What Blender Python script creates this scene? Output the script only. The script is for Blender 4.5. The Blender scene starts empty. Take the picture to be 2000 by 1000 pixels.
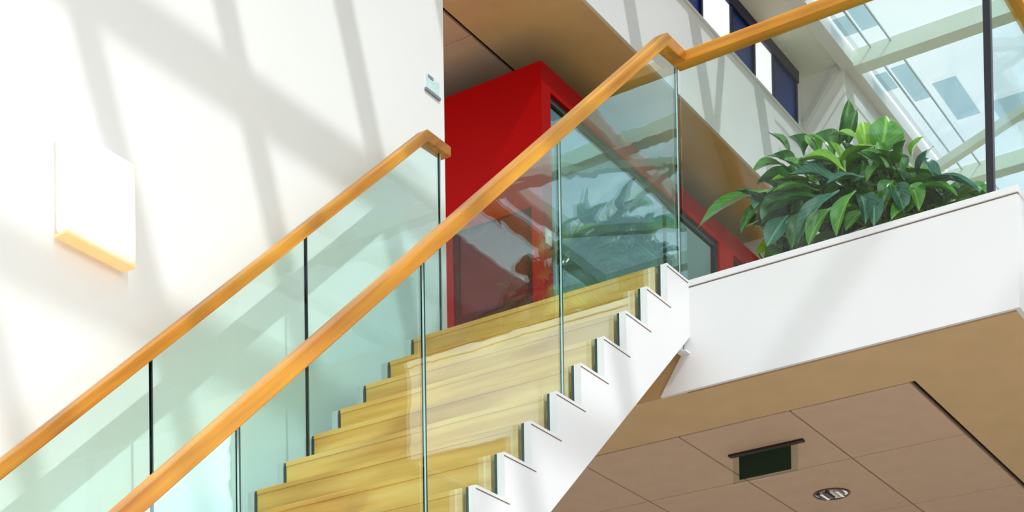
import bpy, math, random
from mathutils import Vector, Matrix
random.seed(7)
S = bpy.context.scene
COL = S.collection
# ---------------------------------------------------------------- camera
cd = bpy.data.cameras.new('camera'); co = bpy.data.objects.new('camera', cd); COL.objects.link(co)
d = Vector((0.83725321, 0.5462346, 0.02519574)); r = Vector((0.54666017, -0.83722432, -0.01476779)); u = Vector((-0.01302781, -0.02613788, 0.99957345))
M = Matrix(((r.x, u.x, -d.x, -6.474038), (r.y, u.y, -d.y, -3.349945), (r.z, u.z, -d.z, -3.400822), (0, 0, 0, 1)))
co.matrix_world = M
cd.sensor_fit = 'HORIZONTAL'; cd.sensor_width = 36; cd.lens = 3251.32 / 2000 * 36
cd.shift_x = 0.00027; cd.shift_y = (1943.68 - 500) / 2000
cd.clip_start = 0.05; cd.clip_end = 300
S.camera = co
# ---------------------------------------------------------------- exposure, sky, sun
S.view_settings.view_transform = 'Standard'; S.view_settings.look = 'None'
S.view_settings.gamma = 1; S.view_settings.use_curve_mapping = False
S.view_settings.exposure = 0.19
S.cycles.max_bounces = 10; S.cycles.transparent_max_bounces = 32; S.cycles.diffuse_bounces = 5
W = bpy.data.worlds.new('sky'); S.world = W; W.use_nodes = True
wn = W.node_tree.nodes; wl = W.node_tree.links; wn.clear()
wo = wn.new('ShaderNodeOutputWorld'); wb = wn.new('ShaderNodeBackground'); wb.inputs['Strength'].default_value = 2.45
wt = wn.new('ShaderNodeTexCoord'); wm = wn.new('ShaderNodeMapping'); wm.inputs['Scale'].default_value = (3, 3, 9)
wz = wn.new('ShaderNodeTexNoise'); wz.inputs['Scale'].default_value = 1.6; wz.inputs['Detail'].default_value = 6; wz.inputs['Distortion'].default_value = .6
wr = wn.new('ShaderNodeValToRGB')
wr.color_ramp.elements[0].position = .38; wr.color_ramp.elements[0].color = (.78, .86, .95, 1)
wr.color_ramp.elements[1].position = .62; wr.color_ramp.elements[1].color = (.955, .98, 1, 1)
wl.new(wt.outputs['Generated'], wm.inputs['Vector']); wl.new(wm.outputs[0], wz.inputs['Vector'])
wl.new(wz.outputs['Fac'], wr.inputs[0])
wsep = wn.new('ShaderNodeSeparateXYZ'); wl.new(wt.outputs['Generated'], wsep.inputs[0])
wcmp = wn.new('ShaderNodeMapRange'); wcmp.inputs['From Min'].default_value = -.03; wcmp.inputs['From Max'].default_value = .03; wl.new(wsep.outputs[2], wcmp.inputs[0])
wmx = wn.new('ShaderNodeMix'); wmx.data_type = 'RGBA'; wmx.inputs[6].default_value = (.16, .15, .14, 1); wl.new(wcmp.outputs[0], wmx.inputs[0]); wl.new(wr.outputs[0], wmx.inputs[7])
wl.new(wmx.outputs[2], wb.inputs['Color']); wl.new(wb.outputs[0], wo.inputs['Surface'])
sd = bpy.data.lights.new('sun', 'SUN'); sd.energy = 3.9; sd.angle = math.radians(1.1); sd.color = (1, .98, .96)
so = bpy.data.objects.new('sun', sd); COL.objects.link(so)
so.rotation_euler = Vector((.37, .85, -1)).to_track_quat('-Z', 'Y').to_euler(); so.location = (-6, -14, 16)
# ---------------------------------------------------------------- materials
def ramp(nt, fac, stops):
    n = nt.nodes.new('ShaderNodeValToRGB'); e = n.color_ramp.elements
    while len(e) < len(stops): e.new(.5)
    for i, (p, c) in enumerate(stops): e[i].position = p; e[i].color = (*c, 1)
    nt.links.new(fac, n.inputs[0]); return n.outputs[0]
def noise(nt, scale=(1, 1, 1), sc=5, det=4, rot=(0, 0, 0), dist=0):
    t = nt.nodes.new('ShaderNodeTexCoord'); m = nt.nodes.new('ShaderNodeMapping'); m0 = nt.nodes.new('ShaderNodeMapping')
    m0.inputs['Rotation'].default_value = rot
    m.inputs['Scale'].default_value = scale
    n = nt.nodes.new('ShaderNodeTexNoise'); n.inputs['Scale'].default_value = sc; n.inputs['Detail'].default_value = det; n.inputs['Distortion'].default_value = dist
    nt.links.new(t.outputs['Object'], m0.inputs[0]); nt.links.new(m0.outputs[0], m.inputs[0]); nt.links.new(m.outputs[0], n.inputs[0]); return n.outputs['Fac']
def pbr(name, col, rough=.5, spec=.5, bump=0, var=.06, sc=6, metal=0, emit=None, es=1, scale=(1, 1, 1), coat=0):
    m = bpy.data.materials.new(name); m.use_nodes = True; nt = m.node_tree; b = nt.nodes['Principled BSDF']
    f = noise(nt, scale, sc)
    lo = tuple(c * (1 - var) for c in col); hi = tuple(min(1, c * (1 + var)) for c in col)
    nt.links.new(ramp(nt, f, [(.3, lo), (.7, hi)]), b.inputs['Base Color'])
    b.inputs['Roughness'].default_value = rough; b.inputs['Specular IOR Level'].default_value = spec; b.inputs['Metallic'].default_value = metal
    b.inputs['Coat Weight'].default_value = coat
    if emit: b.inputs['Emission Color'].default_value = (*emit, 1); b.inputs['Emission Strength'].default_value = es
    if bump:
        bn = nt.nodes.new('ShaderNodeBump'); bn.inputs['Strength'].default_value = bump; bn.inputs['Distance'].default_value = .004
        nt.links.new(noise(nt, scale, sc * 14, 3), bn.inputs['Height']); nt.links.new(bn.outputs[0], b.inputs['Normal'])
    return m
def wood(name, stops, scale, rot=(0, 0, 0), rough=.42, coat=.12, seg=None):
    m = bpy.data.materials.new(name); m.use_nodes = True; nt = m.node_tree; b = nt.nodes['Principled BSDF']
    f = noise(nt, scale, 1, 5, rot, .12)
    c = ramp(nt, f, stops)
    if seg:
        g = noise(nt, seg, 1, 0, rot)
        mx = nt.nodes.new('ShaderNodeMix'); mx.data_type = 'RGBA'; mx.blend_type = 'MULTIPLY'; mx.inputs[0].default_value = 1
        nt.links.new(c, mx.inputs[6]); nt.links.new(ramp(nt, g, [(.36, (.80, .70, .58)), (.5, (1, 1, 1)), (.64, (1.0, 1.0, .9))]), mx.inputs[7]); c = mx.outputs[2]
    nt.links.new(c, b.inputs['Base Color']); b.inputs['Roughness'].default_value = rough; b.inputs['Coat Weight'].default_value = coat; b.inputs['Coat Roughness'].default_value = .28
    return m
def glass(name, tint, base=.04, gain=.9, power=2.4, rough=0.0, gcol=(1, 1, 1), wavy=0):
    m = bpy.data.materials.new(name); m.use_nodes = True; nt = m.node_tree; nt.nodes.clear(); N = nt.nodes.new; L = nt.links.new
    o = N('ShaderNodeOutputMaterial'); mx = N('ShaderNodeMixShader'); t = N('ShaderNodeBsdfTransparent'); g = N('ShaderNodeBsdfGlossy')
    t.inputs[0].default_value = (*tint, 1); g.inputs['Roughness'].default_value = rough; g.inputs['Color'].default_value = (*gcol, 1)
    lw = N('ShaderNodeLayerWeight'); lw.inputs[0].default_value = .5
    p = N('ShaderNodeMath'); p.operation = 'POWER'; p.inputs[1].default_value = power
    ma = N('ShaderNodeMath'); ma.operation = 'MULTIPLY_ADD'; ma.inputs[1].default_value = gain; ma.inputs[2].default_value = base; ma.use_clamp = True
    L(lw.outputs['Facing'], p.inputs[0]); L(p.outputs[0], ma.inputs[0]); L(ma.outputs[0], mx.inputs[0])
    if wavy:
        bn = N('ShaderNodeBump'); bn.inputs['Strength'].default_value = wavy; bn.inputs['Distance'].default_value = .02
        L(noise(nt, (1, 1, 1.6), 2.6, 2, (0, 0, 0), .5), bn.inputs['Height']); L(bn.outputs[0], g.inputs['Normal'])
    L(t.outputs[0], mx.inputs[1]); L(g.outputs[0], mx.inputs[2]); L(mx.outputs[0], o.inputs[0])
    return m
SL = math.atan(.9075)
MAT = dict(
    white=pbr('white_wall_paint', (.87, .87, .87), .6, .3, .05, .01, 3),
    white_metal=pbr('white_coated_steel', (.76, .76, .765), .3, .5, 0, .01, 3),
    soffit=pbr('tan_plaster', (.66, .46, .25), .75, .2, .15, .04, 5),
    tile=pbr('beige_ceiling_tile', (.64, .46, .33), .85, .15, .5, .04, 8),
    grid=pbr('tile_joint', (.20, .14, .10), .8, .1),
    black=pbr('black_gap', (.006, .006, .006), .7, .1),
    cream=pbr('cream_ceiling_paint', (.80, .82, .74), .7, .2, 0, .03, 2),
    red=pbr('red_lacquer', (.36, .001, .001), .45, .05, 0, .04, 2),
    shaded_red=pbr('shaded_red_door_lacquer', (.16, .003, .004), .45, .1, 0, .1, 2),  # red lacquer, with the shadow over the door put into its colour
    dark=pbr('dark_grey_metal', (.03, .028, .03), .4, .4),
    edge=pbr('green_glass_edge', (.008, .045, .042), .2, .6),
    edge_lit=pbr('lit_glass_edge', (.45, .66, .62), .2, .6),  # lit copy of the glass edge, the light put into its colour
    post=pbr('black_glass_edge', (.010, .006, .016), .2, .6),
    rail_slope=wood('honey_wood_slope', [(.25, (.42, .15, .006)), (.5, (.66, .28, .012)), (.75, (.82, .40, .028))], (1.2, 30, 30), (0, SL, 0), seg=(1.7, 2, 2)),
    rail_x=wood('honey_wood_along_stair', [(.25, (.42, .15, .006)), (.5, (.66, .28, .012)), (.75, (.82, .40, .028))], (1.2, 30, 30), seg=(2, 2, 2)),
    rail_y=wood('honey_wood_along_landing', [(.25, (.50, .19, .012)), (.5, (.70, .29, .018)), (.75, (.80, .36, .03))], (30, 1.2, 30), seg=(2, 2, 2)),
    oak=wood('pale_oak_step', [(.30, (.74, .40, .06)), (.5, (.93, .58, .13)), (.7, (.97, .68, .22))], (4, 1.4, 22), rough=.35, coat=.05, seg=(1, 1.6, 5)),
    oak_edge=wood('oak_joint', [(.3, (.22, .13, .04)), (.7, (.3, .18, .06))], (4, 1.5, 20), rough=.5, coat=0),
    oakfloor=wood('oak_floor', [(.28, (.42, .26, .08)), (.5, (.56, .38, .14)), (.72, (.66, .48, .2))], (1, 14, 4), rough=.4, coat=.1),
    reflection_block=pbr('brown_grey_reflection_block', (.13, .11, .10), .8, .2, 0, .1, .6),
    stone=pbr('pale_stone_floor', (.36, .32, .27), .5, .4, .1, .08, 1.2),
    glass=glass('balustrade_glass', (.92, .984, .976), .03, .85, 2.3, gcol=(.80, .96, .96), wavy=.035),
    glass_left=glass('wall_side_balustrade_glass', (.905, .988, .975), .015, .3, 2.6, gcol=(.84, .97, .97), wavy=.03),
    glass_landing=glass('landing_balustrade_glass', (.93, .985, .965), .02, .35, 2.6),
    roofglass=glass('fritted_roof_glass', (.62, .635, .64), .03, .4, 3),
    boxglass=glass('box_window_glass', (.36, .56, .54), .14, .6, 1.6, gcol=(.60, .82, .82)),
    blue=pbr('blue_window_glass', (.010, .05, .30), .3, .25, 0, .3, 3),
    frame_blue=pbr('dark_blue_window_frame', (.008, .010, .06), .4, .4),
    lit=pbr('backlit_white_blind', (.8, .8, .8), .6, .2, emit=(1, .98, 1), es=.75),
    green_steel=pbr('grey_green_painted_steel', (.76, .86, .74), .5, .4, 0, .04, 2),
    cable=pbr('grey_steel_cable', (.42, .50, .53), .4, .5),
    sign=pbr('dark_green_sign_face', (.002, .022, .013), .3, .4),
    roof_tint=glass('grey_blue_roof_tint', (.70, .80, .83), .02, .2, 3),
    acrylic=glass('clear_acrylic', (.86, .90, .86), .04, .4, 3),
    chrome=pbr('chrome_reflector', (.75, .72, .70), .12, .5, metal=1),
    bronze=pbr('dark_ring', (.10, .04, .03), .4, .4),
    planter=pbr('dark_planter', (.035, .04, .045), .4, .4),
    soil=pbr('soil', (.03, .02, .012), .9, .1, .6, .3, 20),
    stem=pbr('plant_stem', (.22, .25, .06), .6, .3, 0, .2, 10),
    lamp_edge=pbr('warm_lit_lamp_rim', (.85, .6, .35), .5, .3, emit=(1, .55, .2), es=.45),
    lamp_side=pbr('white_lamp_housing', (.8, .77, .72), .5, .3),
    plate=pbr('pale_blue_sign_plate', (.62, .80, .82), .3, .5, 0, .12, 60),
    plate_bar=pbr('grey_sign_print', (.22, .27, .32), .4, .4),
)
def leafmat(name, c0, c1, rib, rough=.2):
    m = bpy.data.materials.new(name); m.use_nodes = True; nt = m.node_tree; b = nt.nodes['Principled BSDF']
    t = nt.nodes.new('ShaderNodeTexCoord'); s = nt.nodes.new('ShaderNodeSeparateXYZ'); nt.links.new(t.outputs['Object'], s.inputs[0])
    ab = nt.nodes.new('ShaderNodeMath'); ab.operation = 'ABSOLUTE'; nt.links.new(s.outputs[0], ab.inputs[0])
    # side veins: bands along y + |x|
    ad = nt.nodes.new('ShaderNodeMath'); ad.operation = 'MULTIPLY_ADD'; ad.inputs[1].default_value = -.9; nt.links.new(ab.outputs[0], ad.inputs[0]); nt.links.new(s.outputs[1], ad.inputs[2])
    sn = nt.nodes.new('ShaderNodeMath'); sn.operation = 'MULTIPLY'; sn.inputs[1].default_value = 52; nt.links.new(ad.outputs[0], sn.inputs[0])
    si = nt.nodes.new('ShaderNodeMath'); si.operation = 'SINE'; nt.links.new(sn.outputs[0], si.inputs[0])
    vf = ramp(nt, si.outputs[0], [(.0, (0, 0, 0)), (.8, (.04, .04, .04)), (1, (.4, .4, .4))])
    f = noise(nt, (3, 3, 3), 1.2, 3)
    base = ramp(nt, f, [(.3, c0), (.7, c1)])
    m1 = nt.nodes.new('ShaderNodeMix'); m1.data_type = 'RGBA'; m1.inputs[7].default_value = (*rib, 1); nt.links.new(vf, m1.inputs[0]); nt.links.new(base, m1.inputs[6])
    rf = ramp(nt, ab.outputs[0], [(.0, (1, 1, 1)), (.03, (.9, .9, .9)), (.06, (0, 0, 0))])
    m2 = nt.nodes.new('ShaderNodeMix'); m2.data_type = 'RGBA'; m2.inputs[7].default_value = (*rib, 1); nt.links.new(rf, m2.inputs[0]); nt.links.new(m1.outputs[2], m2.inputs[6])
    nt.links.new(m2.outputs[2], b.inputs['Base Color']); b.inputs['Roughness'].default_value = rough; b.inputs['Specular IOR Level'].default_value = .6
    b.inputs['Transmission Weight'].default_value = 0; b.inputs['Subsurface Weight'].default_value = 0
    return m
LEAF = [leafmat('dark_leaf', (.012, .08, .014), (.04, .18, .022), (.12, .30, .06)),
        leafmat('mid_leaf', (.04, .19, .014), (.10, .34, .03), (.28, .5, .09)),
        leafmat('bright_leaf', (.14, .36, .015), (.30, .56, .04), (.5, .7, .15)),
        leafmat('blue_green_leaf', (.012, .075, .05), (.035, .17, .10), (.16, .38, .24))]
# ---------------------------------------------------------------- helpers
class MB:
    def __init__(s): s.v = []; s.f = []; s.m = []
    def add(s, vs, fs, mi=0):
        b = len(s.v); s.v += [tuple(x) for x in vs]; s.f += [tuple(i + b for i in f) for f in fs]; s.m += [mi] * len(fs); return s
    def box(s, x0, x1, y0, y1, z0, z1, mi=0):
        return s.add([(x0, y0, z0), (x1, y0, z0), (x1, y1, z0), (x0, y1, z0), (x0, y0, z1), (x1, y0, z1), (x1, y1, z1), (x0, y1, z1)],
                     [(0, 3, 2, 1), (4, 5, 6, 7), (0, 1, 5, 4), (1, 2, 6, 5), (2, 3, 7, 6), (3, 0, 4, 7)], mi)
    def prism(s, poly, axis, a, b, m_side=0, m_cap=0):
        # poly in the two other axes, extruded along axis from a to b
        def P(p, t):
            if axis == 'y': return (p[0], t, p[1])
            if axis == 'x': return (t, p[0], p[1])
            return (p[0], p[1], t)
        n = len(poly)
        ar = sum(poly[i][0] * poly[(i + 1) % n][1] - poly[(i + 1) % n][0] * poly[i][1] for i in range(n))
        base = len(s.v)
        s.v += [P(p, a) for p in poly] + [P(p, b) for p in poly]
        s.f += [tuple(base + i for i in range(n)), tuple(base + n + i for i in reversed(range(n)))]; s.m += [m_cap, m_cap]
        for i in range(n):
            j = (i + 1) % n; s.f.append((base + i, base + n + i, base + n + j, base + j)); s.m.append(m_side)
        return s
    def bar(s, p, q, w, h, up=(0, 0, 1), mi=0):
        p = Vector(p); q = Vector(q); t = (q - p).normalized(); a = t.cross(Vector(up)).normalized() * w / 2; b = a.cross(t).normalized() * h / 2
        vs = [o + sa * a + sb * b for o in (p, q) for sa, sb in ((-1, -1), (1, -1), (1, 1), (-1, 1))]
        return s.add(vs, [(0, 1, 2, 3), (7, 6, 5, 4), (0, 4, 5, 1), (1, 5, 6, 2), (2, 6, 7, 3), (3, 7, 4, 0)], mi)
    def build(s, name, mats, parent=None, bevel=0, smooth=False):
        off = Vector(parent['_o']) if parent is not None else Vector((0, 0, 0))
        me = bpy.data.meshes.new(name)
        me.from_pydata([tuple(Vector(v) - off) for v in s.v], [], s.f)
        for m in (mats if isinstance(mats, (list, tuple)) else [mats]): me.materials.append(MAT[m] if isinstance(m, str) else m)
        me.polygons.foreach_set('material_index', s.m)
        import bmesh
        bm = bmesh.new(); bm.from_mesh(me); bmesh.ops.recalc_face_normals(bm, faces=bm.faces); bm.to_mesh(me); bm.free()
        if smooth: me.polygons.foreach_set('use_smooth', [True] * len(me.polygons))
        me.update()
        o = bpy.data.objects.new(name, me); COL.objects.link(o)
        if parent is not None: o.parent = parent; o['_o'] = list(parent['_o'])
        else: o['_o'] = [0, 0, 0]
        if bevel:
            md = o.modifiers.new('bevel', 'BEVEL'); md.width = bevel; md.segments = 2; md.limit_method = 'ANGLE'
        return o
def thing(name, loc, label=None, cat=None, group=None, kind=None):
    o = bpy.data.objects.new(name, None); COL.objects.link(o); o.location = loc; o.empty_display_size = .1; o['_o'] = list(loc)
    return tag(o, label, cat, group, kind)
def tag(o, label=None, cat=None, group=None, kind=None):
    for k, v in (('label', label), ('category', cat), ('group', group), ('kind', kind)):
        if v: o[k] = v
    return o
def box(name, mat, b, parent=None, bevel=0, kind=None, label=None):
    return tag(MB().box(*b).build(name, mat, parent, bevel), label=label, kind=kind)
ST = 'structure'
RUN, RISE, NS = .19076, .175, 28
F = .21; D = .497; GY = 1.6; FZ = -NS * RISE
# ================================================================ the setting
box('floor', 'stone', (-16, 18, -14, 8, FZ - .2, FZ), kind=ST)
# stair-side white wall
box('wall_left', 'white', (-14, .59, GY, GY + .2, FZ, 3.9), kind=ST)
# upper floor slab: fascia and edge cap
slab = thing('floor', (F, 0, 0), 'oak landing floor at the head of the stair', kind=ST)
box('floor_slab', 'oakfloor', (F + .02, 9, -1.47, 5.2, -.06, -.004), slab)
fa = MB().prism([(.155, -D), (-1.477, -D), (-1.477, -.034), (.03, -.034), (.03, -.31)], 'x', F, F + .018)  # left end cut along the edge of the stringer's shadow
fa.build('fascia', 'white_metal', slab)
MB().box(F - .004, F + .09, -1.481, .03, -.028, .001).build('edge_cap', 'white_metal', slab, .003)
MB().box(F + .003, F + .02, -1.477, .03, -.034, -.028).build('shadow_joint', 'grid', slab)
MB().box(F + .018, 9, -1.477, -1.457, -D, 0).build('side_fascia', 'white_metal', slab)
MB().box(F + .018, F + .035, .03, 1.6, -D, -.06).build('shaded_fascia', 'soffit', slab)  # tan panel standing in for the shadowed part of the white fascia
# lower ceiling: plaster margin and tiles
ceil = thing('ceiling', (F, 0, -D), 'tan plaster margin with lay-in ceiling tiles under the landing', kind=ST)
MB().box(F + .035, .700, -1.457, 5.2, -D, -D + .04).build('plaster_margin', 'soffit', ceil)
MB().box(.700, 9, -1.457, -.868, -D, -D + .04).build('plaster_margin', 'soffit', ceil)
MB().box(.700, 9, -.868, 5.2, -D + .03, -D + .035).build('ceiling_void', 'black', ceil)
MB().box(.700, 9, -.868, -.846, -D + .012, -D + .03).build('shadow_gap', 'black', ceil)
MB().box(.700, .708, -.846, 5.2, -D + .010, -D + .028).build('shadow_gap', 'black', ceil)
MB().box(.708, 9, -.846, 5.2, -D + .010, -D + .028).build('tile_grid', 'grid', ceil)
xs = [.710, 1.490] + [2.389 + .9 * k for k in range(8)]
ys = [-.842 + .582 * k for k in range(11)]
tiles = {}
for i in range(len(xs) - 1):
    for j in range(len(ys) - 1):
        w = xs[i + 1] - xs[i] - .009; l = ys[j + 1] - ys[j] - .009
        key = (round(w, 3), round(l, 3))
        if key not in tiles:
            t = MB().box(F, F + w, 0, l, -D, -D + .012).build('ceiling_tile', 'tile', ceil, .002); tiles[key] = t
        else:
            t = tiles[key].copy(); COL.objects.link(t)
        t.location = (xs[i] + .0045 - F, ys[j] + .0045, 0)
# upper storey: soffit, fascia, windows
up = thing('ceiling', (.6, 1.41, 2.6), 'tan soffit over the landing with white fascia', kind=ST)
US = 2.6
MB().box(.6, 5.0, 1.43, 2.13, US, US + .04).build('plaster_margin', 'soffit', up)
MB().box(.6, 5.0, 2.13, 2.15, US + .012, US + .03).build('shadow_gap', 'black', up)
MB().box(.6, 5.0, 2.15, 5.2, US + .010, US + .03).build('tile_grid', 'grid', up)
for i, x in enumerate([.6, 1.67, 2.57, 3.47, 4.37]):
    x1 = [1.67, 2.57, 3.47, 4.37, 5.0][i]
    for k in range(5):
        MB().box(x + .004, x1 - .004, 2.156 + .6 * k, 2.748 + .6 * k, US, US + .012).build('ceiling_tile', 'tile', up, .002)
MB().box(.6, 5.0, 1.41, 1.43, US, 3.26).build('upper_fascia', 'white_metal', up)
MB().box(.6, 5.0, 1.40, 1.50, 3.255, 3.275).build('sill', 'white_metal', up, .003)
wroot = thing('window_1', (2, 1.42, 3.27), 'band of upper windows with alternating white and dark blue panes', kind=ST)
edges = [.62, 1.1, 1.45, 1.85, 2.2, 2.6, 2.93, 3.31, 3.77, 4.13, 4.46, 4.87]
for i in range(len(edges) - 1):
    blue = (len(edges) - 2 - i) % 2 == 0
    MB().box(edges[i] + .012, edges[i + 1] - .012, 1.435, 1.445, 3.275, 3.63).build('window_pane', 'blue' if blue else 'lit', wroot)
for e in edges: MB().box(e - .014, e + .014, 1.42, 1.46, 3.275, 3.63).build('mullion', 'frame_blue', wroot)
MB().box(.6, 4.9, 1.415, 1.46, 3.615, 3.70).build('head_frame', 'frame_blue', wroot)
box('wall_right_of_windows', 'white', (4.884, 5.0, 1.43, 1.46, 3.27, 3.7), kind=ST).name = 'wall_gallery'
box('wall_end', 'white', (5.0, 5.08, 1.10, 5.2, 0, 3.7), kind=ST)
box('wall_back', 'white', (.59, 16, 5.2, 5.4, FZ, 3.9), kind=ST)
box('wall_reflection_block', 'reflection_block', (2.6, 16, -4.85, -4.7, FZ, 3.6), kind=ST)  # unseen wall, added to darken the reflections in the nearer glass
box('wall_side', 'white', (5.08, 16, 1.10, 1.2, 0, 3.9), kind=ST)
box('ceiling_gallery', 'cream', (-14, 5.0, 1.12, GY + .2, 3.70, 3.76), kind=ST).name = 'ceiling'
MB().bar((4.985, 1.43, 3.31), (4.985, 1.15, 3.66), .03, .065, (1, 0, 0)).build('sun_streak_strut', 'white_metal')['kind'] = ST  # added strut in the shape of the sun streak on the end wall
# ---------------------------------------------------------------- glazed roof
roof = thing('ceiling', (0, 0, 3.7), 'flat glazed atrium roof on pale steel beams', kind=ST)
MB().box(-14, 16, 1.02, 1.12, 3.66, 3.84).build('edge_beam', 'white_metal', roof)
bx = [-3.02 + k * 1.0 for k in range(-7, 8)] + [5.03, 7.1, 8.6, 10.1, 11.6, 13.1]
MAINX = (5.03, 7.1)
for x in bx:
    w = .13 if (x in MAINX or x < 4.5) else .06
    MB().box(x - w / 2, x + w / 2, -10, 1.02, 3.64 if x in MAINX or x < 4.5 else 3.70, 3.76).build('roof_beam', 'green_steel', roof)
by = [-.86 - .89 * 1.18 * k for k in range(0, 9)]
for y in by:
    MB().box(-10.5, 16, y - .075, y + .075, 3.66, 3.762).build('roof_purlin', 'green_steel', roof)
for y in (.885, .735):
    MB().box(4.2, 16, y - .004, y + .004, 3.73, 3.745).build('roof_cable', 'cable', roof)
for a, b in (((6.72, 1.06, 3.62), (5.45, -1.3, 3.62)), ((3.4, 1.0, 3.66), (.6, -3.2, 3.66)), ((5.9, -1.5, 3.62), (4.5, -4.4, 3.62)), ((-.3, -.8, 3.66), (-3.6, -4.6, 3.66)), ((5.2, -2.2, 3.62), (6.6, -4.9, 3.62))):
    MB().bar(a, b, .07, .07).build('roof_brace', 'green_steel', roof)
for a, c, e, f in ((4.53, 4.76, .90, 1.01), (4.30, 4.76, .75, .87), (5.35, 5.60, .91, 1.01), (5.33, 5.86, .75, .87), (5.7, 6.3, .50, .68), (4.0, 4.5, .2, .45), (6.2, 6.6, .1, .4)):
    MB().box(a, c, e, f, 3.747, 3.753).build('tint_panel', 'roof_tint', roof)  # added translucent grey-blue rectangles, darker than the panes around them
pb = [b for b in bx]
ry = [1.02] + by
pane_cache = {}
for i in range(len(pb) - 1):
    for j in range(len(ry) - 1):
        w = pb[i + 1] - pb[i] - .02; l = ry[j] - ry[j + 1] - .02; key = (round(w, 2), round(l, 2))
        if key not in pane_cache:
            t = MB().box(0, w, 0, l, 3.765, 3.775).build('roof_pane', 'roofglass', roof); pane_cache[key] = t
        else: t = pane_cache[key].copy(); COL.objects.link(t)
        t.location = (pb[i] + .01, ry[j + 1] + .01, 0)
# ================================================================ the staircase
st = thing('staircase', (-2.6, .7, FZ), 'straight oak staircase with white steel sawtooth stringer rising to the landing', 'staircase')
def stringer(y0, y1):
    top = [(F, 0)]; top2 = []
    for k in range(NS):
        top.append((-k * RUN, -k * RISE)); top.append((-k * RUN, -(k + 1) * RISE))
    xb = -NS * RUN
    low = [(xb - .1, FZ), (xb - .1, FZ)]
    poly = [(F, 0)] + [p for k in range(NS) for p in ((-k * RUN, -k * RISE), (-k * RUN, -(k + 1) * RISE))]
    poly += [(-(NS - 1) * RUN - .12, FZ), (-4.90, FZ), (F, -.45 + .9174 * F)]
    return MB().prism(poly, 'y', y0, y1)
stringer(0, .033).build('stringer', 'white_metal', st)
stringer(1.405, 1.44).build('stringer', 'white_metal', st)
MB().box(F - .045, F, .034, .045, -.33, -.26).box(F - .045, F, .0, .045, -.335, -.327).build('bracket', 'white_metal', st)
for k in range(NS):
    x = -k * RUN; z = -k * RISE
    r_ = MB().box(x, x + .018, .062, 1.386, z - RISE, z - .022).build('riser', 'oak', st)
    if k > 0:
        MB().box(x - .004, x + RUN, .062, 1.386, z - .022, z).build('tread', 'oak', st, .002)
    else:
        MB().box(x - .004, F + .02, .062, 1.386, z - .022, z).build('tread', 'oak', st, .002)
    MB().box(x + .001, x + .010, .034, .0455, z - RISE, z - .002).build('riser_gap_shade', 'edge', st)  # dark strips at both riser ends paint in the shadowed gaps
    MB().box(x - .002, x + .010, 1.3865, 1.3975, z - RISE + .01, z - .004).build('riser_gap_shade', 'edge', st)
    # cut line on the white stringer where each tread slot runs in
    MB().box(x - .001, x + RUN * 1.16 if k else F - .01, -.0015, 0, z - .0165, z - .0125).build('slot_line', 'grid', st)
# ================================================================ balustrades
def slope_r(x): return 1.043 + .907 * (x - .025)
def slope_l(x): return 1.085 + .911 * (x - .125)
def rail_prism(secs, y0, y1):
    b = MB(); poly = [(x, t) for x, t, _ in secs] + [(x, z) for x, _, z in reversed(secs)]
    return b.prism(poly, 'y', y0, y1)
def panel(x0, x1, y0, y1, toprule, botrule, parent, mat, brk=None):
    xs_ = [x0] + ([brk] if brk and x0 < brk < x1 else []) + [x1]
    poly = [(x, toprule(x)) for x in xs_] + [(x, botrule(x)) for x in reversed(xs_)]
    b = MB().prism(poly, 'y', y0, y1, 1, 0)
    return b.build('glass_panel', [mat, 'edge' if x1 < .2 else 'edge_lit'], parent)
bal = thing('glass_balustrade', (F, .04, 0), 'nearer glass balustrade with honey wood handrail, turning along the landing edge at the top', 'balustrade')
x_end = -5.5
vt = .068
sl = rail_prism([(x_end, slope_r(x_end), slope_r(x_end) - vt), (.022, slope_r(.022), slope_r(.022) - vt + .006), (.195, 1.045, .995)], -.01, .053)
sl.build('handrail', 'rail_slope', bal, .004)
MB().prism([(.195, .053), (.195, -1.335), (.262, -1.335), (.262, .053)], 'z', .997, 1.046).build('handrail', 'rail_y', bal, .004)
MB().prism([(.195, -1.40), (.195, -1.335), (9, -1.335), (9, -1.40)], 'z', .996, 1.046).build('handrail', 'rail_x', bal, .004)
jr = [-5.58, -4.63, -3.68, -2.730, -1.766, -.822, .222]
topr = lambda x: (slope_r(x) - vt + .012) if x < .022 else .998
for a, b in zip(jr[:-1], jr[1:]):
    g = panel(a + .004, b - .004, .047, .059, topr, lambda x: max(FZ + .02, min(-.02, .917 * x - .22)), bal, 'glass', .022)
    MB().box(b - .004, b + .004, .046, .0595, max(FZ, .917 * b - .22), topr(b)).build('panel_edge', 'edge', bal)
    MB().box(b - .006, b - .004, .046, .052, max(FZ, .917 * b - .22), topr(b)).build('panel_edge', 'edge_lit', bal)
MB().box(.222, .234, -1.350, .034, 0, 1.0).build('glass_panel', ['glass_landing'], bal)
MB().box(.214, .240, -1.382, -1.352, 0, .998).build('corner_post', 'post', bal)
for a in (.245, 1.7, 3.15, 4.6, 6.05, 7.5): MB().box(a, a + 1.44, -1.374, -1.362, 0, 1.0).build('glass_panel', ['glass_left'], bal)
bl = thing('glass_balustrade', (F, 1.42, 0), 'glass balustrade with honey wood handrail against the white wall', 'balustrade')
y0, y1 = 1.375, 1.44
rail_prism([(x_end, slope_l(x_end), slope_l(x_end) - vt), (.125, 1.087, 1.087 - vt + .006), (.325, 1.087, 1.035)], y0, y1).build('handrail', 'rail_slope', bl, .004)
topl = lambda x: (slope_l(x) - vt + .012) if x < .125 else 1.037
jl = [-5.6, -4.64, -3.68, -2.71, -1.745, -.782, .262]
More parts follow.
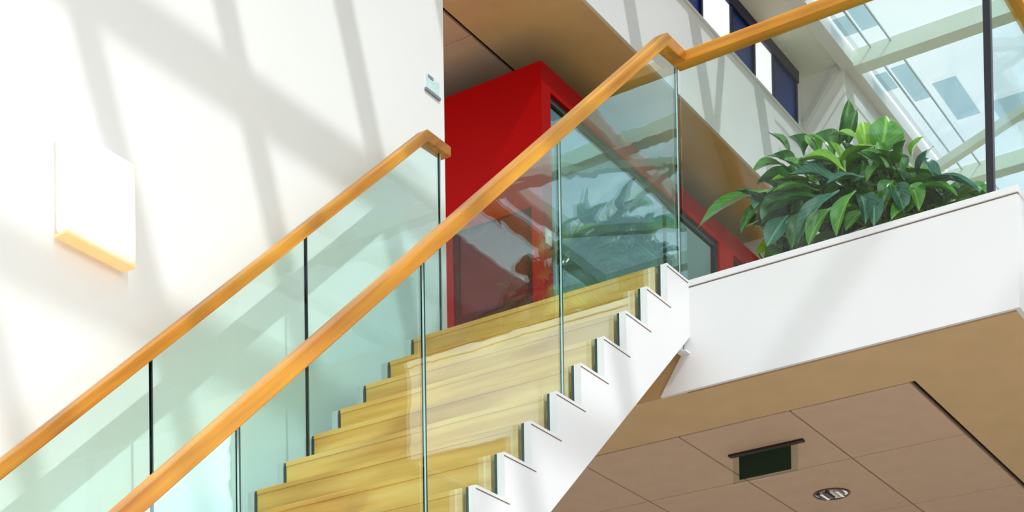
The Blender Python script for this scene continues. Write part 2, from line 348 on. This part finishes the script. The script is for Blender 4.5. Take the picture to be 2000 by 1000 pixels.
for a, b in zip(jl[:-1], jl[1:]):
    panel(a + .004, b - .004, 1.4, 1.412, topl, lambda x: max(FZ + .02, min(-.06, .917 * x - .28)), bl, 'glass_left', .125)
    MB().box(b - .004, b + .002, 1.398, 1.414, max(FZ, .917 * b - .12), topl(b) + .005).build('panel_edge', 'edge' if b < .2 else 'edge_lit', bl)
# ================================================================ red box on the landing
rb = thing('red_enclosure', (1.76, 1.72, 0), 'red lacquered box room with a long glazed front standing on the landing under the soffit', 'enclosure')
X0, X1, Y0, Y1, ZT = 1.76, 5.0, 1.72, 3.6, 2.35
MB().box(X0, X0 + .06, Y0 + .06, 1.80, 0, ZT).box(X0, X0 + .06, 2.37, Y1, 0, ZT).box(X0, X0 + .06, 1.80, 2.37, 1.50, ZT).box(X0, X0 + .06, 1.80, 2.37, 0, .1).build('side_wall', 'red', rb)
MB().box(X0, X1, Y0, Y0 + .06, 2.205, ZT).build('top_band', 'red', rb)
MB().box(X0, 1.862, Y0, Y0 + .06, 0, 2.205).build('corner_post', 'red', rb)
MB().box(4.13, 4.36, Y0, Y0 + .06, 0, 2.205).build('end_post', 'red', rb)
MB().box(4.78, X1, Y0, Y0 + .06, 0, 2.205).build('end_post', 'red', rb)
MB().box(X0 + .06, X1, Y0 + .06, Y1, 2.28, ZT - .001).build('roof_panel', 'dark', rb)
MB().box(X0, X1, Y1 - .06, Y1, 0, 2.28).build('back_wall', 'red', rb)
dr = MB().box(X0 + .015, X0 + .05, 1.806, 2.364, .1, 1.494).build('door', 'shaded_red', rb)
MB().box(X0 + .006, X0 + .016, 2.33, 2.364, .1, 1.494).box(X0 + .006, X0 + .016, 1.806, 1.84, .1, 1.494).box(X0 + .006, X0 + .016, 1.84, 2.33, .1, .98).build('door_frame', pbr('deep_red_frame', (.09, .002, .003), .5, .05), dr)
wf = MB().box(1.862, 4.13, Y0 + .02, Y0 + .06, 2.165, 2.205).box(1.862, 1.885, Y0 + .02, Y0 + .06, 0, 2.165).box(4.105, 4.13, Y0 + .02, Y0 + .06, 0, 2.165).build('window_frame', 'dark', rb)
for a, b in ((1.885, 3.36), (3.375, 4.105)):
    MB().box(a, b, Y0 + .035, Y0 + .042, 0, 2.165).build('window_pane', 'boxglass', rb)
for a in (3.367,): MB().box(a - .008, a + .008, Y0 + .025, Y0 + .05, 0, 2.165).build('window_bar', 'dark', rb)
MB().box(4.36, 4.78, Y0 + .04, Y0 + .05, 0, 2.205).build('window_pane', 'boxglass', rb)
MB().box(X0 + .02, X0 + .085, Y0 - .004, Y0, 1.27, 1.36).build('door_plate', 'lamp_side', rb)
# ================================================================ wall light
wlp = thing('wall_light', (-1.88, GY, -.28), 'glowing white square wall light above the wall-side handrail', 'wall light')
x0, x1, z0, z1 = -2.08, -1.705, -.275, .155
ml = bpy.data.materials.new('opal_diffuser'); ml.use_nodes = True; nt = ml.node_tree; b_ = nt.nodes['Principled BSDF']
tc = nt.nodes.new('ShaderNodeTexCoord'); mp = nt.nodes.new('ShaderNodeMapping'); mp.inputs['Location'].default_value = (0.02, 0, -.22); gr = nt.nodes.new('ShaderNodeTexGradient'); gr.gradient_type = 'SPHERICAL'
mp.inputs['Scale'].default_value = (1, 1, 1); sc_ = nt.nodes.new('ShaderNodeVectorMath'); sc_.operation = 'SCALE'; sc_.inputs[3].default_value = 3.6
nt.links.new(tc.outputs['Object'], mp.inputs[0]); nt.links.new(mp.outputs[0], sc_.inputs[0]); nt.links.new(sc_.outputs[0], gr.inputs[0])
nt.links.new(ramp(nt, gr.outputs['Fac'], [(0, (.42, .34, .30)), (1, (1, .93, .84))]), b_.inputs['Emission Color']); b_.inputs['Emission Strength'].default_value = .6; b_.inputs['Base Color'].default_value = (.85, .83, .8, 1); b_.inputs['Roughness'].default_value = .5
MB().box(x0, x1, GY - .085, GY - .02, z0 + .012, z1).build('diffuser', ml, wlp, .018)
MB().box(x0 + .004, x1 - .004, GY - .083, GY - .015, z0, z0 + .012).build('lit_rim', 'lamp_edge', wlp, .003)
MB().box(x0 + .03, x1 - .03, GY - .02, GY, z0 + .03, z1 - .03).build('back_plate', 'lamp_side', wlp)
# small sign on the wall
sg = thing('wall_sign', (.48, GY, 1.49), 'small pale blue plate with a grey lower bar near the end of the white wall', 'sign')
MB().box(.425, .54, GY - .006, GY, 1.515, 1.585).build('plate', 'plate', sg)
MB().box(.415, .545, GY - .012, GY, 1.495, 1.508).build('lower_bar', 'plate_bar', sg)
MB().box(.44, .485, GY - .008, GY - .006, 1.572, 1.588).build('printed_mark', 'plate_bar', sg)
# ================================================================ exit sign and downlight under the landing
es = thing('hanging_sign', (1.09, .035, -D), 'dark green exit sign hanging on a dark bar below the ceiling tiles', 'sign')
MB().box(1.072, 1.108, -.168, .232, -D - .012, -D).build('mounting_bar', pbr('dark_brown_bar', (.03, .016, .012), .5, .3), es, .003)
MB().box(1.085, 1.095, -.135, .210, -.650, -D - .012).build('acrylic_plate', 'acrylic', es)
MB().box(1.081, 1.0845, -.103, .175, -.634, -D - .020).build('sign_face', 'sign', es)
dl = thing('downlight', (1.95, .038, -D), 'small round recessed downlight with chrome reflector in a ceiling tile', 'lamp')
def lathe(prof, n, c, name, mat, parent, smooth=True):
    b = MB(); vs = []
    for rr, z in prof:
        for i in range(n):
            a = 2 * math.pi * i / n; vs.append((c[0] + rr * math.cos(a), c[1] + rr * math.sin(a), z))
    fs = [(k * n + i, k * n + (i + 1) % n, (k + 1) * n + (i + 1) % n, (k + 1) * n + i) for k in range(len(prof) - 1) for i in range(n)]
    b.add(vs, fs); return b.build(name, mat, parent, smooth=smooth)
cc = (1.95, .038)
lathe([(.099, -D - .001), (.097, -D - .006), (.086, -D - .006), (.084, -D - .001)], 32, cc, 'trim_ring', 'bronze', dl)
lathe([(.085, -D - .003), (.060, -D - .0015), (.045, -D - .001)], 32, cc, 'reflector', 'chrome', dl)
for k, (yy, m) in enumerate(((-.045, 'chrome'), (-.018, 'lamp_side'), (.012, 'dark'), (.040, 'chrome'), (.060, 'dark'))):
    MB().box(cc[0] - .055, cc[0] + .055, cc[1] + yy - .009, cc[1] + yy + .007, -D - .012, -D - .002).build('louvre_blade', m, dl)
# ================================================================ plants
pl = thing('planter_trough', (.52, -.68, 0), 'long dark planter trough behind the landing glass holding the leafy plants', 'planter')
MB().box(.46, .80, -1.18, -.18, 0, .012).box(.46, .48, -1.18, -.18, .012, .10).box(.78, .80, -1.18, -.18, .012, .10).box(.48, .78, -1.18, -1.16, .012, .10).box(.48, .78, -.20, -.18, .012, .10).build('trough', 'planter', pl, .004)
MB().box(.48, .78, -1.16, -.20, .012, .08).build('soil', 'soil', pl)
def leaf_mesh(name, bend, fold, nl=9, tip=1.0):
    vs = []; fs = []; cols = (-1, -.5, 0, .5, 1)
    for i in range(nl + 1):
        t = i / nl
        w = .5 * (math.sin(math.pi * min(1, t ** 1.12)) ** .8 if t < 1 else 0) * (1.0 if t > .12 else .6)
        w = max(w, .012 if t < .1 else .002)
        y = t * (1 - .08 * bend * t); z = -bend * t * t * .35 + .10 * math.sin(t * 3)
        for c in cols:
            wave = .02 * math.sin(9 * t + c * 2) * abs(c)
            vs.append((w * c, y, z + fold * abs(c) * w + wave))
    for i in range(nl):
        for j in range(4):
            a = i * 5 + j; fs.append((a, a + 1, a + 6, a + 5))
    me = bpy.data.meshes.new(name); me.from_pydata(vs, [], fs); me.polygons.foreach_set('use_smooth', [True] * len(fs)); me.update(); return me
SHAPES = [(.2, .3), (.55, .35), (-.25, .25), (.35, .6)]
LM = {}
for si, (bd, fo) in enumerate(SHAPES):
    for mi in range(4):
        me = leaf_mesh('leaf', bd, fo); me.materials.append(LEAF[mi]); LM[si, mi] = me
LEAVES=[((0.41,-0.306,0.407),(0.36,0.037,0.319),0.079,1),
((0.6,-0.563,0.604),(0.55,-0.658,0.79),0.06,0),
((0.6,-0.612,0.589),(0.55,-0.678,0.727),0.051,0),
((0.53,-0.783,0.471),(0.48,-0.852,0.616),0.131,1),
((0.57,-0.702,0.525),(0.52,-0.72,0.649),0.096,2),
((0.47,-0.653,0.415),(0.42,-0.604,0.562),0.032,2),
((0.47,-0.575,0.598),(0.42,-0.722,0.507),0.05,2),
((0.43,-0.669,0.393),(0.38,-0.457,0.516),0.068,2),
((0.41,-0.659,0.326),(0.36,-0.415,0.432),0.072,3),
((0.41,-0.76,0.334),(0.36,-0.6,0.299),0.063,3),
((0.55,-0.929,0.412),(0.5,-0.983,0.493),0.076,2),
((0.47,-0.973,0.289),(0.42,-1.078,0.365),0.106,3),
((0.51,-0.891,0.338),(0.46,-0.883,0.42),0.09,0),
((0.43,-1.009,0.253),(0.38,-1.293,0.125),0.053,3),
((0.39,-0.989,0.206),(0.34,-1.197,0.102),0.057,1),
((0.5,-0.382,0.58),(0.45,-0.288,0.679),0.079,1),
((0.55,-0.423,0.589),(0.5,-0.376,0.683),0.075,0),
((0.55,-0.497,0.567),(0.5,-0.451,0.66),0.079,1),
((0.55,-0.57,0.533),(0.5,-0.495,0.66),0.083,0),
((0.49,-0.353,0.544),(0.44,-0.2,0.531),0.07,1),
((0.45,-0.437,0.385),(0.4,-0.256,0.473),0.083,0),
((0.39,-0.654,0.296),(0.34,-0.442,0.107),0.081,3),
((0.38,-0.733,0.268),(0.33,-0.638,0.08),0.067,1),
((0.38,-0.751,0.245),(0.33,-0.796,0.094),0.067,3),
((0.41,-0.551,0.334),(0.36,-0.332,0.331),0.077,1),
((0.4,-0.578,0.292),(0.35,-0.28,0.249),0.1,0),
((0.43,-0.444,0.321),(0.38,-0.241,0.288),0.06,0),
((0.43,-0.296,0.371),(0.38,-0.164,0.247),0.051,0),
((0.38,-0.621,0.226),(0.33,-0.511,0.075),0.068,1),
((0.38,-0.803,0.23),(0.33,-0.832,0.066),0.062,3),
((0.45,-0.844,0.36),(0.4,-0.769,0.311),0.067,1),
((0.41,-0.892,0.279),(0.36,-0.855,0.161),0.066,0),
((0.4,-0.952,0.239),(0.35,-1.034,0.105),0.066,1),
((0.41,-0.88,0.265),(0.36,-0.963,0.108),0.075,3),
((0.49,-0.422,0.481),(0.44,-0.296,0.592),0.083,0),
((0.47,-0.479,0.432),(0.42,-0.353,0.523),0.078,1),
((0.51,-0.752,0.414),(0.46,-0.654,0.491),0.068,0),
((0.57,-0.872,0.45),(0.52,-0.91,0.507),0.059,0),
((0.39,-0.411,0.256),(0.34,-0.331,0.107),0.082,3),
((0.41,-0.501,0.261),(0.36,-0.421,0.102),0.078,0),
((0.41,-0.762,0.186),(0.36,-0.686,0.097),0.058,1),
((0.43,-1.009,0.213),(0.38,-0.933,0.102),0.075,0),
((0.45,-1.092,0.219),(0.4,-1.196,0.189),0.044,1),
((0.42,-0.351,0.379),(0.37,-0.295,0.234),0.06,0),
((0.43,-0.54,0.212),(0.38,-0.462,0.133),0.068,0),
((0.5,-0.637,0.444),(0.45,-0.776,0.449),0.068,1)]
centres = [(.56, -.30, .09), (.56, -.56, .09), (.56, -.80, .09), (.56, -1.03, .09)]
labels = ['leafy green plant nearest the stair corner, one long dark leaf reaching left over the glass',
          'leafy green plant with a tall narrow spike leaf, second from the stair corner',
          'leafy green plant with a broad upright bright leaf, third from the stair corner',
          'leafy blue-green plant nearest the dark glass edge, its leaves low and trailing right']
plants = []
for c, lb in zip(centres, labels):
    p_ = thing('leafy_plant', (c[0], c[1], .11), lb, 'plant', 'leafy plants along the landing edge')
    b = MB()
    for dx, dy, h in ((0, 0, .34), (-.03, .03, .25), (.03, -.02, .28)):
        b.bar((c[0] + dx * .3, c[1] + dy * .3, .10), (c[0] + dx, c[1] + dy, .11 + h * (.55 if c[1] < -1 else .8)), .018, .018, (1, 0, 0))
    b.build('stem', 'stem', p_); plants.append(p_)
def put_leaf(B, T, w, mi, cam=.8, roll=0):
    B = Vector(B); T = Vector(T)
    k = min(range(4), key=lambda i: abs(centres[i][1] - B.y)); par = plants[k]
    y = T - B; L = y.length; y.normalize()
    n = Vector((-.75 * cam, -.5 * cam, .75)) + Vector((random.uniform(-.3, .3), random.uniform(-.3, .3), random.uniform(-.15, .15)))
    n = (n - y * n.dot(y)).normalized(); x = y.cross(n)
    o = bpy.data.objects.new('leaf', LM[random.randrange(4), mi]); COL.objects.link(o); o.parent = par
    loc = B - Vector(par['_o'])
    R = Matrix((x, y, n)).transposed().to_4x4()
    o.matrix_local = Matrix.Translation(loc) @ R @ Matrix.Diagonal((w, L, min(L, w * 2.2), 1))
for B, T, w, m_ in LEAVES: put_leaf(B, T, w * 1.25, m_)
def env(y):
    P_ = [(-1.32, .14), (-1.2, .20), (-1.05, .30), (-.95, .40), (-.8, .58), (-.66, .66), (-.5, .68), (-.3, .66), (-.2, .56), (-.08, .38), (.05, .30)]
    for (a, za), (b, zb) in zip(P_, P_[1:]):
        if a <= y <= b: return za + (zb - za) * (y - a) / (b - a)
    return .12
cnt = 0; tries = 0
while cnt < 235 and tries < 5000:
    tries += 1
    c = random.choice(centres[:3] if random.random() < .78 else centres[3:])
    B = Vector((c[0] + random.uniform(-.06, .08), c[1] + random.uniform(-.09, .09), random.uniform(.14, .14 + .7 * max(.05, env(c[1]) - .2))))
    a = random.uniform(0, 2 * math.pi); el = random.uniform(-.5, 1.1); L = random.uniform(.14, .25)
    T = B + L * Vector((math.cos(a) * math.cos(el), math.sin(a) * math.cos(el), math.sin(el)))
    if T.x < .27 or T.x > .85 or T.z > env(T.y) or T.z < .03 or B.z > env(B.y) or T.y < -1.3 or T.y > -.12: continue
    if T.z < .14 and T.x < .36 and T.z < .05: continue
    put_leaf(B, T, random.uniform(.07, .11), random.choices((0, 1, 2, 3), (4, 5, 2, 3))[0]); cnt += 1
for o in bpy.data.objects:
    if '_o' in o: del o['_o']
